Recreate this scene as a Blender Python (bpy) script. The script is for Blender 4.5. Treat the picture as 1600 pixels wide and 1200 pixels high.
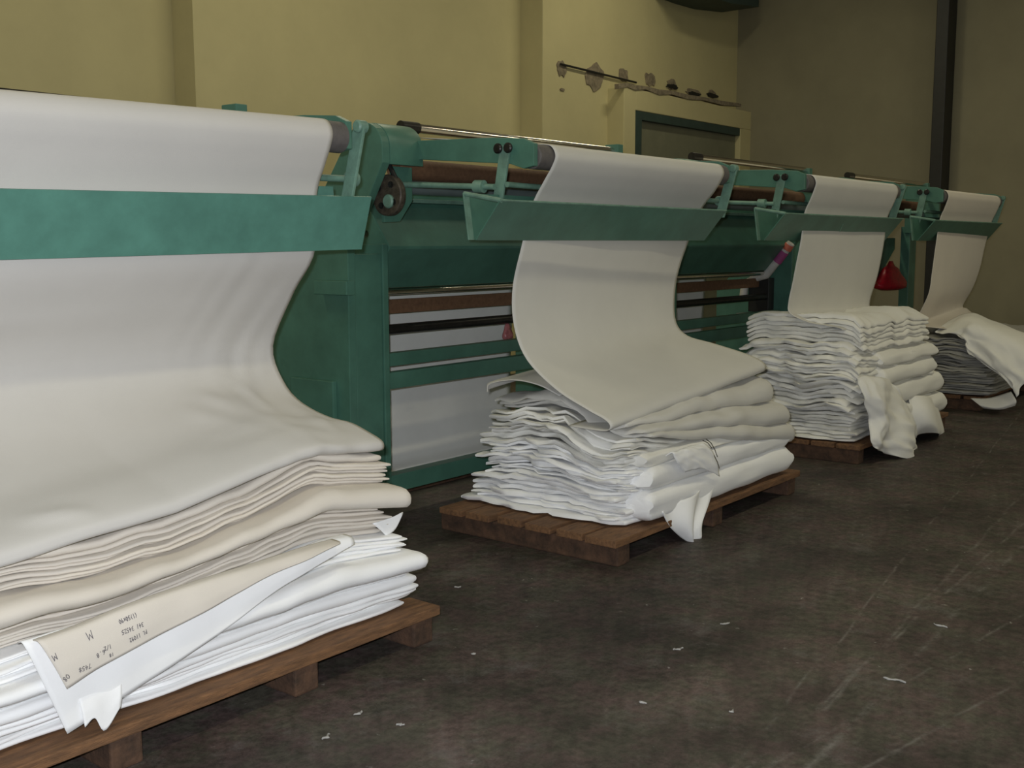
import bpy, bmesh, math, random
from mathutils import Vector, Matrix, noise
random.seed(7)
for o in list(bpy.data.objects): bpy.data.objects.remove(o, do_unlink=True)
S = bpy.context.scene
COL = S.collection

# ------------------------------------------------------------------ camera
F_PX, CAM_H = 1700.0, 1.45
pitch, roll, yaw = math.radians(7.35), math.radians(-.15), math.radians(38.78)
FW = Vector((math.cos(yaw)*math.cos(pitch), math.sin(yaw)*math.cos(pitch), -math.sin(pitch)))
r0 = Vector((math.sin(yaw), -math.cos(yaw), 0)); u0 = r0.cross(FW)
RT = math.cos(roll)*r0 + math.sin(roll)*u0
UP = math.cos(roll)*u0 - math.sin(roll)*r0
CP = Vector((0, 0, CAM_H))
cam = bpy.data.cameras.new('camera'); cam_o = bpy.data.objects.new('camera', cam); COL.objects.link(cam_o)
cam.sensor_width = 36; cam.lens = F_PX/1600*36; cam.clip_start = .05; cam.clip_end = 200
M = Matrix((RT, UP, -FW)).transposed().to_4x4(); M.translation = CP
cam_o.matrix_world = M
S.camera = cam_o
def ray(x, y): return FW*F_PX + RT*(x-800) + UP*(600-y)
def PY(x, y, Y):
    d = ray(x, y); return CP + d*(Y/d.y)
def PX(x, y, X):
    d = ray(x, y); return CP + d*(X/d.x)
def PZ(x, y, Z=0):
    d = ray(x, y); return CP + d*((Z-CAM_H)/d.z)

# ------------------------------------------------------------------ light
S.view_settings.view_transform = 'Standard'; S.view_settings.look = 'None'
S.view_settings.gamma = 1; S.view_settings.exposure = 0.0; S.view_settings.use_curve_mapping = False
w = bpy.data.worlds.new('hall_air'); S.world = w; w.use_nodes = True
w.node_tree.nodes['Background'].inputs[0].default_value = (1.0, .965, .76, 1)
w.node_tree.nodes['Background'].inputs[1].default_value = .30
def area(name, loc, rot, sx, sy, e, col):
    l = bpy.data.lights.new(name, 'AREA'); l.shape = 'RECTANGLE'; l.size = sx; l.size_y = sy; l.energy = e; l.color = col
    o = bpy.data.objects.new(name, l); COL.objects.link(o); o.location = loc; o.rotation_euler = rot
    return o
WARM = (1.0, .93, .66)
TUBES = [(1.5, 5.4), (6.0, 5.4), (10.2, 5.4), (1.5, .4), (6.0, .4), (10.2, .4)]
for tx, ty in TUBES:
    area('tube_light', (tx, ty, 5.28), (0, 0, 0), 1.5, .25, 34, WARM)
# the camera's own flash, a little left of and above the lens
area('camera_flash', CP + UP*.06 - RT*.05 + FW*.03, M.to_euler(), .05, .03, 90, (.93, .975, 1.06))

# ------------------------------------------------------------------ materials
MATS = {}
def mat(name, col, rough=.6, metal=0, var=.12, scale=6, bump=0, bscale=60, col2=None, detail=5, spec=.5, stretch=None, sheen=0):
    if name in MATS: return MATS[name]
    m = bpy.data.materials.new(name); m.use_nodes = True; nt = m.node_tree; b = nt.nodes['Principled BSDF']
    b.inputs['Roughness'].default_value = rough; b.inputs['Metallic'].default_value = metal
    b.inputs['Specular IOR Level'].default_value = spec
    if sheen: b.inputs['Sheen Weight'].default_value = sheen
    tc = nt.nodes.new('ShaderNodeTexCoord'); mp = nt.nodes.new('ShaderNodeMapping')
    if stretch: mp.inputs['Scale'].default_value = stretch
    nt.links.new(tc.outputs['Object'], mp.inputs['Vector'])
    n = nt.nodes.new('ShaderNodeTexNoise'); n.inputs['Scale'].default_value = scale; n.inputs['Detail'].default_value = detail
    n.inputs['Roughness'].default_value = .65
    nt.links.new(mp.outputs[0], n.inputs['Vector'])
    rp = nt.nodes.new('ShaderNodeValToRGB')
    c2 = col2 if col2 else tuple(c*(1-var) for c in col)
    c1 = col if col2 else tuple(min(1, c*(1+var)) for c in col)
    rp.color_ramp.elements[0].position = .32; rp.color_ramp.elements[1].position = .68
    rp.color_ramp.elements[0].color = (*c2, 1); rp.color_ramp.elements[1].color = (*c1, 1)
    nt.links.new(n.outputs['Fac'], rp.inputs[0]); nt.links.new(rp.outputs[0], b.inputs['Base Color'])
    if bump:
        n2 = nt.nodes.new('ShaderNodeTexNoise'); n2.inputs['Scale'].default_value = bscale; n2.inputs['Detail'].default_value = 4
        nt.links.new(mp.outputs[0], n2.inputs['Vector'])
        bp = nt.nodes.new('ShaderNodeBump'); bp.inputs['Strength'].default_value = bump; bp.inputs['Distance'].default_value = .01
        nt.links.new(n2.outputs['Fac'], bp.inputs['Height']); nt.links.new(bp.outputs[0], b.inputs['Normal'])
    MATS[name] = m
    return m
GREEN = mat('green_paint', (.070, .178, .132), .42, var=.16, scale=5, bump=.05, bscale=25)
APRON = mat('apron_green_paint', (.095, .245, .195), .45, var=.16, scale=6, bump=.05, bscale=25)
GREEN_PALE = mat('worn_green_paint', (.15, .27, .21), .5, var=.22, scale=14, bump=.1, bscale=50)
STEEL = mat('chrome_roller', (.72, .68, .62), .16, 1, var=.05)
DARKSTEEL = mat('dark_steel', (.035, .032, .03), .35, .6, var=.3, scale=20)
RUBBER = mat('grey_rubber', (.115, .105, .10), .7, var=.15, scale=30)
BROWNROLL = mat('brown_cork_roller', (.16, .085, .045), .75, var=.2, scale=40)
BLUEGREY = mat('grey_pipe', (.13, .165, .165), .4, 0, var=.1)
GREASE = mat('greasy_metal', (.075, .062, .045), .6, .3, var=.5, scale=35)
CREAM = mat('cream_cloth', (.70, .645, .565), .9, var=.025, scale=3, bump=.12, bscale=420, sheen=.1, spec=.2)
GREIGE = mat('greige_cloth', (.645, .63, .585), .9, var=.025, scale=3, bump=.12, bscale=420, sheen=.1, spec=.2)
WHITE = mat('white_cloth', (.925, .925, .92), .9, var=.02, scale=4, bump=.1, bscale=400, sheen=.1, spec=.2)
OFFWHITE = mat('offwhite_cloth', (.87, .86, .815), .9, var=.03, scale=4, bump=.1, bscale=400, spec=.2)
SHADECLOTH = mat('shaded_cloth', (.40, .39, .355), .95, var=.08, scale=8, bump=.1, bscale=300, spec=.2)  # farthest pile stands in shade; that shade is put into this cloth colour
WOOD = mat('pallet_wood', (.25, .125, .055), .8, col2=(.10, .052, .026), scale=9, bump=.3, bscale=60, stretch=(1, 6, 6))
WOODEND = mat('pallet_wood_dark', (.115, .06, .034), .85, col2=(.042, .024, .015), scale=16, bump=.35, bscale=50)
INK = mat('ink', (.12, .11, .12), .8, var=.1)
RED = mat('red_plastic', (.50, .012, .030), .4, var=.25, scale=20)
PINK = mat('pink_film', (.35, .12, .12), .3, var=.45, scale=30)
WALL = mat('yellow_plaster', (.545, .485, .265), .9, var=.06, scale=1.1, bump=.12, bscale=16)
WALLR = mat('right_wall_plaster', (.27, .245, .16), .9, var=.08, scale=1.3, bump=.12, bscale=16)  # plaster for the right wall, darker than the back wall's
PLASTER = mat('bare_plaster', (.23, .19, .13), .95, var=.35, scale=22, bump=.5, bscale=30)
DOORG = mat('grey_green_door', (.185, .185, .125), .6, var=.08, scale=5)
FRAMEG = mat('dark_green_frame', (.035, .06, .052), .6, var=.15, scale=8)
BLACKP = mat('black_paint', (.014, .014, .013), .5, var=.2, scale=12)
CEIL = mat('ceiling_paint', (.45, .42, .34), .9)
WHITEP = mat('white_plastic', (.62, .60, .56), .5, var=.1, scale=20)
LINT = mat('lint', (.36, .35, .33), .9)
HANG1 = mat('first_web_cloth', (.615, .592, .555), .9, var=.02, scale=3, bump=.12, bscale=420, sheen=.1, spec=.2)
STICK = mat('magenta_print', (.40, .08, .24), .5, var=.1)
ORANGE = mat('orange_print', (.6, .16, .10), .5, var=.1)

def floor_mat():
    m = bpy.data.materials.new('dirty_concrete'); m.use_nodes = True; nt = m.node_tree; L = nt.links
    b = nt.nodes['Principled BSDF']; b.inputs['Roughness'].default_value = .62; b.inputs['Specular IOR Level'].default_value = .35
    tc = nt.nodes.new('ShaderNodeTexCoord')
    def nz(scale, detail, rough=.6, vec=None):
        n = nt.nodes.new('ShaderNodeTexNoise'); n.inputs['Scale'].default_value = scale; n.inputs['Detail'].default_value = detail
        n.inputs['Roughness'].default_value = rough; L.new(vec or tc.outputs['Object'], n.inputs['Vector']); return n.outputs['Fac']
    def ramp(src, p0, c0, p1, c1):
        r = nt.nodes.new('ShaderNodeValToRGB'); e = r.color_ramp.elements
        e[0].position = p0; e[0].color = (*c0, 1); e[1].position = p1; e[1].color = (*c1, 1); L.new(src, r.inputs[0]); return r.outputs[0]
    def mix(f, a, c, mode='MIX'):
        x = nt.nodes.new('ShaderNodeMix'); x.data_type = 'RGBA'; x.blend_type = mode
        if isinstance(f, float): x.inputs[0].default_value = f
        else: L.new(f, x.inputs[0])
        L.new(a, x.inputs[6])
        if isinstance(c, tuple): x.inputs[7].default_value = (*c, 1)
        else: L.new(c, x.inputs[7])
        return x.outputs[2]
    base = ramp(nz(1.6, 10, .72), .38, (.034, .028, .025), .62, (.090, .074, .065))
    fine = ramp(nz(26, 8, .8), .40, (.62, .62, .60), .62, (1.38, 1.36, 1.36))
    c = mix(1.0, base, fine, 'MULTIPLY')
    tint = ramp(nz(7, 5, .7), .42, (1.10, .95, .99), .58, (.92, 1.04, .90))
    c = mix(1.0, c, tint, 'MULTIPLY')
    pale = ramp(nz(3.3, 12, .82), .535, (0, 0, 0), .68, (.6, .6, .6))
    c = mix(pale, c, (.150, .140, .132))
    # lint flecks
    v = nt.nodes.new('ShaderNodeTexVoronoi'); v.inputs['Scale'].default_value = 12; v.inputs['Randomness'].default_value = 1
    wv = nt.nodes.new('ShaderNodeVectorMath'); wv.operation = 'ADD'
    nn = nt.nodes.new('ShaderNodeTexNoise'); nn.inputs['Scale'].default_value = 30; nn.inputs['Detail'].default_value = 3
    sc = nt.nodes.new('ShaderNodeVectorMath'); sc.operation = 'SCALE'; sc.inputs['Scale'].default_value = .07
    L.new(tc.outputs['Object'], nn.inputs['Vector']); L.new(nn.outputs['Color'], sc.inputs[0])
    L.new(tc.outputs['Object'], wv.inputs[0]); L.new(sc.outputs[0], wv.inputs[1]); L.new(wv.outputs[0], v.inputs['Vector'])
    fl = ramp(v.outputs['Distance'], .055, (.8, .8, .8), .10, (0, 0, 0))
    gate = ramp(nz(8, 3), .50, (0, 0, 0), .6, (1, 1, 1))
    flg = mix(1.0, fl, gate, 'MULTIPLY')
    c = mix(flg, c, (.30, .29, .27))
    # pale wheel scratches: broken thin lines, each with its own course
    sx = nt.nodes.new('ShaderNodeSeparateXYZ'); L.new(tc.outputs['Object'], sx.inputs[0])
    wob = nt.nodes.new('ShaderNodeTexNoise'); wob.inputs['Scale'].default_value = 2.2; wob.inputs['Detail'].default_value = 4; L.new(tc.outputs['Object'], wob.inputs['Vector'])
    def math_(op, a, bb):
        n = nt.nodes.new('ShaderNodeMath'); n.operation = op
        for i, q in enumerate((a, bb)):
            if isinstance(q, (int, float)): n.inputs[i].default_value = q
            else: L.new(q, n.inputs[i])
        return n.outputs[0]
    yy = math_('ADD', sx.outputs[1], math_('MULTIPLY', math_('SUBTRACT', wob.outputs['Fac'], .5), .06))
    brk = ramp(nz(5, 8, .8), .46, (0, 0, 0), .62, (1, 1, 1))
    total = None
    for x0, y0, sl, wd in SCR:
        d = math_('ABSOLUTE', math_('SUBTRACT', math_('SUBTRACT', yy, y0), math_('MULTIPLY', math_('SUBTRACT', sx.outputs[0], x0), sl)), 0)
        g = math_('MAXIMUM', math_('SUBTRACT', 1.0, math_('DIVIDE', d, wd)), 0.0)
        total = g if total is None else math_('MAXIMUM', total, g)
    scr = math_('MULTIPLY', math_('MULTIPLY', total, brk), .55)
    c = mix(scr, c, (.22, .21, .195))
    L.new(c, b.inputs['Base Color'])
    bp = nt.nodes.new('ShaderNodeBump'); bp.inputs['Strength'].default_value = .25; bp.inputs['Distance'].default_value = .004
    L.new(nz(60, 6), bp.inputs['Height']); L.new(bp.outputs[0], b.inputs['Normal'])
    return m
SCR = [(2.73, 1.245, .08, .013), (2.79, 1.16, .041, .020), (3.0, 1.005, -.2, .010), (2.85, 1.35, .145, .009), (3.9, 1.09, -.127, .010), (4.2, 1.33, .03, .012)]
FLOORM = floor_mat()

# ------------------------------------------------------------------ helpers
def link(o, parent=None):
    COL.objects.link(o)
    if parent: o.parent = parent
    return o
def mesh(name, vs, fs, m, parent=None, smooth=False, bev=0, angle=35):
    me = bpy.data.meshes.new(name); me.from_pydata([tuple(v) for v in vs], [], fs); me.update()
    bm = bmesh.new(); bm.from_mesh(me); bmesh.ops.recalc_face_normals(bm, faces=bm.faces)
    if bev:
        es = [e for e in bm.edges if len(e.link_faces) == 2 and e.calc_face_angle(0) > .6]
        bmesh.ops.bevel(bm, geom=es, offset=bev, segments=2, affect='EDGES', profile=.6, clamp_overlap=True)
    bm.to_mesh(me); bm.free()
    if smooth:
        me.shade_smooth(); me.set_sharp_from_angle(angle=math.radians(angle))
    me.materials.append(m)
    return link(bpy.data.objects.new(name, me), parent)
def thing(name, label, cat, loc=(0, 0, 0), group=None):
    o = bpy.data.objects.new(name, None); o.empty_display_size = .1; COL.objects.link(o); o.location = loc
    o['label'] = label; o['category'] = cat
    if group: o['group'] = group
    return o
ORG = {}
def sub(o, parent):        # vertices are given in world space; keep them there under a moved parent
    o.parent = parent; o.matrix_parent_inverse = Matrix.Translation(-Vector(parent.location)); return o
def tag(o, label, cat, group=None):
    o['label'] = label; o['category'] = cat
    if group: o['group'] = group
    return o
def struct(o): o['kind'] = 'structure'; return o
def boxv(x0, x1, y0, y1, z0, z1):
    vs = [(x, y, z) for x in (x0, x1) for y in (y0, y1) for z in (z0, z1)]
    fs = [(0, 1, 3, 2), (4, 6, 7, 5), (0, 4, 5, 1), (2, 3, 7, 6), (0, 2, 6, 4), (1, 5, 7, 3)]
    return vs, fs
def box(name, x0, x1, y0, y1, z0, z1, m, parent=None, bev=.004):
    vs, fs = boxv(x0, x1, y0, y1, z0, z1)
    o = mesh(name, vs, fs, m, None, False, bev)
    return sub(o, parent) if parent else o
def prism_x(name, poly, x0, x1, m, parent=None, bev=.003, smooth=False):   # polygon in (y, z)
    n = len(poly); vs = [(x0, y, z) for y, z in poly] + [(x1, y, z) for y, z in poly]
    fs = [tuple(range(n)), tuple(range(2*n-1, n-1, -1))] + [(i, (i+1) % n, n+(i+1) % n, n+i) for i in range(n)]
    o = mesh(name, vs, fs, m, None, smooth, bev); return sub(o, parent) if parent else o
def prism_y(name, poly, y0, y1, m, parent=None, bev=.003):   # polygon in (x, z)
    n = len(poly); vs = [(x, y0, z) for x, z in poly] + [(x, y1, z) for x, z in poly]
    fs = [tuple(range(n)), tuple(range(2*n-1, n-1, -1))] + [(i, (i+1) % n, n+(i+1) % n, n+i) for i in range(n)]
    o = mesh(name, vs, fs, m, None, False, bev); return sub(o, parent) if parent else o
def tubev(pts, rad, n=16, cap=True):
    pts = [Vector(p) for p in pts]; rads = rad if isinstance(rad, (list, tuple)) else [rad]*len(pts)
    vs, fs = [], []; prev = None
    for i, p in enumerate(pts):
        t = (pts[min(i+1, len(pts)-1)] - pts[max(i-1, 0)]).normalized()
        if prev is None:
            a = Vector((0, 0, 1)) if abs(t.z) < .9 else Vector((1, 0, 0)); nrm = t.cross(a).normalized()
        else: nrm = (prev - t*prev.dot(t)).normalized()
        prev = nrm; bn = t.cross(nrm)
        for k in range(n):
            a = 2*math.pi*k/n; vs.append(p + (nrm*math.cos(a) + bn*math.sin(a))*rads[i])
    for i in range(len(pts)-1):
        for k in range(n): fs.append((i*n+k, i*n+(k+1) % n, (i+1)*n+(k+1) % n, (i+1)*n+k))
    if cap: fs.append(tuple(range(n))[::-1]); fs.append(tuple(range((len(pts)-1)*n, len(pts)*n)))
    return vs, fs
def tube(name, pts, rad, m, parent=None, n=16):
    vs, fs = tubev(pts, rad, n); o = mesh(name, vs, fs, m, None, True)
    return sub(o, parent) if parent else o
def cylx(name, x0, x1, y, z, r, m, parent=None, n=24, ch=.006):
    ch = min(ch, r*.4)
    return tube(name, [(x0, y, z), (x0+ch*.01, y, z), (x0+ch, y, z), (x1-ch, y, z), (x1-ch*.01, y, z), (x1, y, z)], [r-ch, r-ch, r, r, r-ch, r-ch], m, parent, n)
def catmull(pts, n):
    pts = [Vector(p) for p in pts]; out = []; m = len(pts)-1
    for i in range(n+1):
        s = i/n*m; k = min(int(s), m-1); t = s-k
        p0 = pts[k-1] if k > 0 else pts[k]*2-pts[k+1]; p1 = pts[k]; p2 = pts[k+1]; p3 = pts[k+2] if k+2 <= m else pts[k+1]*2-pts[k]
        out.append(.5*((2*p1)+(p2-p0)*t+(2*p0-5*p1+4*p2-p3)*t*t+(3*p1-p0-3*p2+p3)*t**3))
    return out
def interp(tab, x):
    if x <= tab[0][0]: return tab[0][1]
    for (a, va), (b, vb) in zip(tab, tab[1:]):
        if x <= b:
            t = (x-a)/(b-a); t = t*t*(3-2*t); return va+(vb-va)*t
    return tab[-1][1]
def nz(x, y=0, z=0): return noise.noise(Vector((x+13.7, y-4.1, z+7.3)))
def sheet(name, rows, m, parent, thick=.003, nu=40, nv=40, wob=None):
    """cloth through a grid of control points, smooth, with real thickness"""
    R = [catmull(r, nu) for r in rows]
    cols = [catmull([r[i] for r in R], nv) for i in range(nu+1)]
    vs, fs = [], []
    for i in range(nu+1):
        for j in range(nv+1):
            p = cols[i][j]
            if wob: p = p + wob(i/nu, j/nv, p)
            vs.append(p)
    W = nv+1
    for i in range(nu):
        for j in range(nv): fs.append((i*W+j, (i+1)*W+j, (i+1)*W+j+1, i*W+j+1))
    o = mesh(name, vs, fs, m, None, True, 0, 80)
    sd = o.modifiers.new('cloth', 'SOLIDIFY'); sd.thickness = thick; sd.offset = 0
    return sub(o, parent) if parent else o

# ------------------------------------------------------------------ setting
YR, YC, YD, XW, ZC = 7.60, 7.30, 7.07, 14.10, 5.6
struct(box('floor', -4, XW+.3, -5, YR+.7, -.2, 0, FLOORM, None, 0))
struct(box('ceiling', -4, XW+.3, -5, YR+.7, ZC, ZC+.2, CEIL, None, 0))
xp1 = PY(304, 100, YR).x
wb = struct(box('wall_back', xp1, XW+.3, YR, YR+.6, 0, ZC, WALL, None, 0))
box('set_back_wall', -4, xp1+.01, YR+.28, YR+.6, 0, ZC, WALL, wb, .012)
xp2 = PY(848, 100, YC).x
box('thick_wall_section', xp2, XW+.1, YC, YR+.05, 0, ZC, WALL, wb, .012)
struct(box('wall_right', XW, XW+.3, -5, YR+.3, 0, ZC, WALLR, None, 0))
# door surround: jamb, header and the recessed leaf
xj0 = PY(975, 180, YD).x; xj1 = PY(993, 200, YD).x; zdt = PY(993, 172, YD).z; zst = PY(975, 135, YD).z
xd1 = PY(1157, 200, YD).x
box('door_jamb', xj0, xj1, YD, YC+.02, 0, zst, WALL, wb, .01)
box('door_header', xj1-.001, XW+.05, YD, YC+.02, zdt, zst, WALL, wb, .01)
box('door_jamb', xd1, XW+.05, YD, YC+.02, 0, zdt, WALL, wb, .01)
dr = struct(box('door_1', xj1+.14, xd1-.01, YD+.07, YD+.11, 0.01, zdt-.10, DOORG, None, .006))
box('door_frame', xj1+.002, xj1+.15, YD+.006, YD+.12, 0.005, zdt-.002, FRAMEG, dr, .004)
box('door_frame', xj1+.15, xd1-.002, YD+.006, YD+.12, zdt-.10, zdt-.002, FRAMEG, dr, .004)
tag(dr, 'grey-green door in the yellow wall behind the second machine', 'door')
# patches where the plaster is knocked off, around the rod's old fixings
def patch(px, py, rx, ry, seed, Y=YC, m=PLASTER, name='plaster_patch'):
    c = PY(px, py, Y); n = 22; vs = []
    for yy in (Y-.012, Y+.01):
        for k in range(n):
            a = 2*math.pi*k/n; q = 1+.45*nz(math.cos(a)*1.9, math.sin(a)*1.9, seed*3.1)+.15*nz(math.cos(a)*6, math.sin(a)*6, seed)
            vs.append((c.x+rx*1.7*q*math.cos(a), yy, c.z+ry*q*math.sin(a)))
    fs = [tuple(range(n)), tuple(range(2*n-1, n-1, -1))]+[(i, (i+1) % n, n+(i+1) % n, n+i) for i in range(n)]
    return sub(mesh(name, vs, fs, m, None, False, .004), wb)
for i, (px, py, rx, ry) in enumerate([(877, 107, .05, .09), (929, 121, .10, .145), (974, 117, .055, .075), (1015, 124, .075, .085), (1049, 131, .075, .07), (1083, 145, .11, .045), (1112, 147, .06, .05)]):
    patch(px, py, rx, ry, i)
patch(878, 140, .025, .015, 9)
for i, (px, py) in enumerate([(1050, 135), (1085, 147), (1113, 149)]): patch(px, py, .085, .03, 20+i, YC-.013, BLACKP, 'rust_stain')
a = PY(876, 100, YC-.03); b_ = PY(994, 129, YC-.03)
rod = tube('wall_rod', [a, b_], .012, BLACKP, None, 10); tag(rod, 'thin dark rod fixed across patches on the yellow wall', 'rod')
vs = []
for (px, py, h) in [(967, 132, .05), (980, 131, .035), (992, 134, .05), (1010, 136, .03), (1030, 141, .055), (1050, 143, .035), (1075, 149, .05), (1100, 153, .03), (1130, 159, .045), (1158, 163, .03)]:
    p = PY(px, py, YD-.01); vs.append((p.x, p.z, h))
poly = [(x, z+.01) for x, z, h in vs] + [(x, z-h) for x, z, h in vs[::-1]]
sub(prism_y('broken_edge', poly, YD-.012, YD+.05, PLASTER), wb)
# dark duct high in the corner and the black pipe on the far wall
pts = [PY(1060, -12, 6.95), PY(1092, 0, 6.95), PY(1122, 9, 6.95), PY(1164, 14, 6.95)]
poly = [(p.x, p.z) for p in pts] + [(pts[-1].x, pts[-1].z+.5), (pts[0].x, pts[-1].z+.5)]
tag(prism_y('ceiling_duct', poly, 6.75, 7.29, FRAMEG), 'dark green duct high in the corner above the door', 'duct')
p = PX(1456, 300, XW-.2); p2 = PX(1475, 300, XW-.2)
hw = abs(p.y-p2.y)/2; cy = (p.y+p2.y)/2
col = thing('black_column', 'tall black column standing against the far wall behind the last machines', 'column', (XW-.2, cy, 0))
box('shaft', XW-.33, XW-.02, cy-hw, cy+hw, .02, ZC-.01, BLACKP, col, .008)
box('foot_plate', XW-.40, XW-.005, cy-hw-.06, cy+hw+.06, .001, .021, BLACKP, col, .004)
# fluorescent fixtures under the ceiling
emit = bpy.data.materials.new('tube_glow'); emit.use_nodes = True
eb = emit.node_tree.nodes['Principled BSDF']; eb.inputs['Emission Color'].default_value = (*WARM, 1); eb.inputs['Emission Strength'].default_value = 3; eb.inputs['Base Color'].default_value = (.8, .8, .8, 1)
for i, (tx, ty) in enumerate(TUBES):
    t = thing('ceiling_light', 'white fluorescent light fitting hung under the hall ceiling', 'light', (tx, ty, 5.3), 'fluorescent fittings under the ceiling')
    box('housing', tx-.78, tx+.78, ty-.15, ty+.15, 5.36, 5.42, WHITEP, t)
    for s in (-.07, .07): cylx('tube', tx-.74, tx+.74, ty+s, 5.335, .016, emit, t, 12)
    for s in (-.5, .5): tube('hanger', [(tx+s, ty, 5.41), (tx+s, ty, ZC)], .006, DARKSTEEL, t, 8)

# ------------------------------------------------------------------ machines
def machine(X0, cl, cr, al, ar, label, key, tilt=None):
    """plaiting machine; X0 = outer left side, cl..cr = cloth edges, al..ar = apron edges"""
    t = thing('fabric_machine', label, 'machine', (X0+1.1, 4.3, 0), 'green fabric folding machines in a row')
    XR = X0+2.28 if key != 4 else 11.95
    xa = X0+.28                      # inner face of the left side, plane of the left arm
    xb = cr+.09                      # plane of the right arm
    # side plates with their leaning heads
    def plate(x0, x1, ztop, name):
        cyy, czz, r = 3.90, ztop-.125, .125
        arc = [(cyy+r*math.cos(a), czz+r*math.sin(a)) for a in [math.radians(d) for d in range(35, 181, 12)]]
        poly = [(4.67, 1.10), *arc, (3.775, czz-.07), (4.03, 1.42), (4.04, .15), (4.75, .15), (4.75, 1.05)]
        return prism_x(name, poly, x0, x1, GREEN, t, .004)
    if key == 4:
        # the last machine stands on open legs
        box('leg', XR-.1, XR+.1, 4.04, 4.14, .0, 1.62, GREEN, t); box('leg', XR-.1, XR+.1, 4.65, 4.75, .0, 1.3, GREEN, t)
        box('leg', X0, X0+.1, 4.04, 4.14, .0, 1.62, GREEN, t); box('leg', X0, X0+.1, 4.65, 4.75, .0, 1.3, GREEN, t)
        box('side_rail', XR-.05, XR+.05, 4.13, 4.66, .55, .63, GREEN, t)
        box('cross_rail', X0+.1, XR-.1, 4.66, 4.74, .62, .72, GREEN, t)
        prism_x('gusset', [(4.1, 1.62), (4.1, 1.2), (4.75, 1.3), (4.75, 1.62)], XR-1.05, XR-1.0, GREEN, t)
        prism_y('front_gusset', [(XR-.95, 1.5), (XR-.1, 1.5), (XR-.1, 1.38), (XR-.55, 1.08), (XR-.8, 1.08)], 4.2, 4.23, GREEN, t)
        plate(X0, X0+.05, 2.02, 'side_plate')
        box('arm_carrier', XR-.12, XR-.06, 3.75, 4.1, 1.55, 1.95, GREEN, t)
    else:
        plate(X0+.0, X0+.05, 2.03, 'side_plate')
        plate(XR-.05, XR, 1.97, 'side_plate')
        # front posts
        box('post', X0+.051, X0+.24, 4.04, 4.30, .15, 1.40, GREEN, t, .006)
        box('post_edge', X0+.241, X0+.28, 4.03, 4.30, .15, 1.45, GREEN, t, .005)
        if key != 3: box('post', XR-.14, XR-.051, 4.10, 4.30, .15, 1.40, GREEN, t, .006)
        for xx in (X0+.05, XR-.17):
            for yy in (4.1, 4.6): box('foot', xx, xx+.1, yy, yy+.1, .0, .151, DARKSTEEL, t)
        box('ledge', X0-.06, X0+.0, 3.98, 4.22, 1.20, 1.27, GREEN, t)
        box('access_panel', X0-.03, X0, 4.13, 4.46, .25, .76, GREEN, t, .006)
        # beams between the sides
        def ybeam(ytop, ybot, Y0, Y1, name):
            zt = PY(607, ytop, 4.04).z; zb = PY(607, ybot, 4.04).z
            box(name, xa, XR-.05, Y0, Y1, zb, zt, GREEN, t)
        ybeam(556, 577, 4.12, 4.18, 'beam'); ybeam(583, 609, 4.04, 4.10, 'beam'); ybeam(745, 772, 4.04, 4.12, 'base_beam')
        box('rear_beam', xa, XR-.05, 4.67, 4.75, .16, .26, GREEN, t)
        cylx('lower_roller', xa, XR-.05, 4.22, PY(607, 515, 4.22).z, .028, DARKSTEEL, t)
        box('wood_board', xa, XR-.05, 4.28, 4.31, PY(607, 490, 4.3).z, PY(607, 468, 4.3).z, BROWNROLL, t)
    # deep panel box across the machine
    zt, zm, zb = 1.67, 1.43, 1.215
    prism_x('panel', [(4.19, zt), (4.02, zm+.005), (4.02, zm-.005), (4.20, zb), (4.34, zb), (4.34, zt)], xa+.001, XR-.051 if key != 4 else XR-1.1, GREEN, t, .006)
    box('panel_ledge', xa+.001, XR-.06, 4.16, 4.24, zt+.001, zt+.022, GREEN_PALE, t)
    cylx('guide_bar', xa+.001, XR-.06, 4.22, zb-.022, .02, STEEL, t)
    # rollers above
    ZTR = {1: 1.985, 2: 2.035, 3: 2.06, 4: 2.06}[key]
    cylx('cork_roller', xa, XR-.05, 3.98, 1.825, .055, BROWNROLL, t)
    box('rear_panel', xa+.001, XR-.052, 4.36, 4.38, 1.22, 1.80, GREEN, t)
    cylx('guide_pipe', xa, XR-.05, 3.93, 1.735, .036, BLUEGREY, t)
    cylx('top_roller', xa+.12, XR-.08, 3.93, ZTR, .024, STEEL if key != 1 else DARKSTEEL, t)
    box('roller_bracket', XR-.09, XR-.03, 3.88, 3.98, 1.93, 2.075 if key != 1 else 2.045, GREEN, t)
    tube('roller_journal', [(xa+.002, 3.93, ZTR), (xa+.125, 3.93, ZTR)], .03, DARKSTEEL, t, 14)
    # curved hood over the drive, with the plate below it
    yc, zc, r = 3.90, 1.905, .127
    arc = [(yc+r*math.cos(a), zc+r*math.sin(a)) for a in [math.radians(d) for d in range(10, 181, 10)]]
    prism_x('hood', [*arc, (yc-r, 1.83), (yc-r+.02, 1.83), (yc+.1, 1.86)], X0+.051, xa-.001, GREEN, t, .002, True)
    prism_y('drive_plate', [(X0+.15, 1.829), (xa+.01, 1.829), (xa+.01, 1.665), (X0+.2, 1.56), (X0+.09, 1.555), (X0+.09, 1.60), (X0+.15, 1.64)], 3.86, 3.88, GREEN, t)
    pu = cylx('pulley', X0+.075, X0+.115, 3.83, 1.685, .10, GREASE, t, 28)
    cylx('hub', X0+.06, X0+.14, 3.81, 1.655, .034, GREEN_PALE, None, 16).parent = pu
    for k in range(4): cylx('pulley_hole', X0+.07, X0+.076, 3.83+.06*math.cos(k*1.57+.6), 1.685+.06*math.sin(k*1.57+.6), .016, BLACKP, None, 10).parent = pu
    tube('belt', [(X0+.095, 3.76, 1.73), (X0+.095, 3.84, 1.85)], .012, BLACKP, t, 8)
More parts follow.
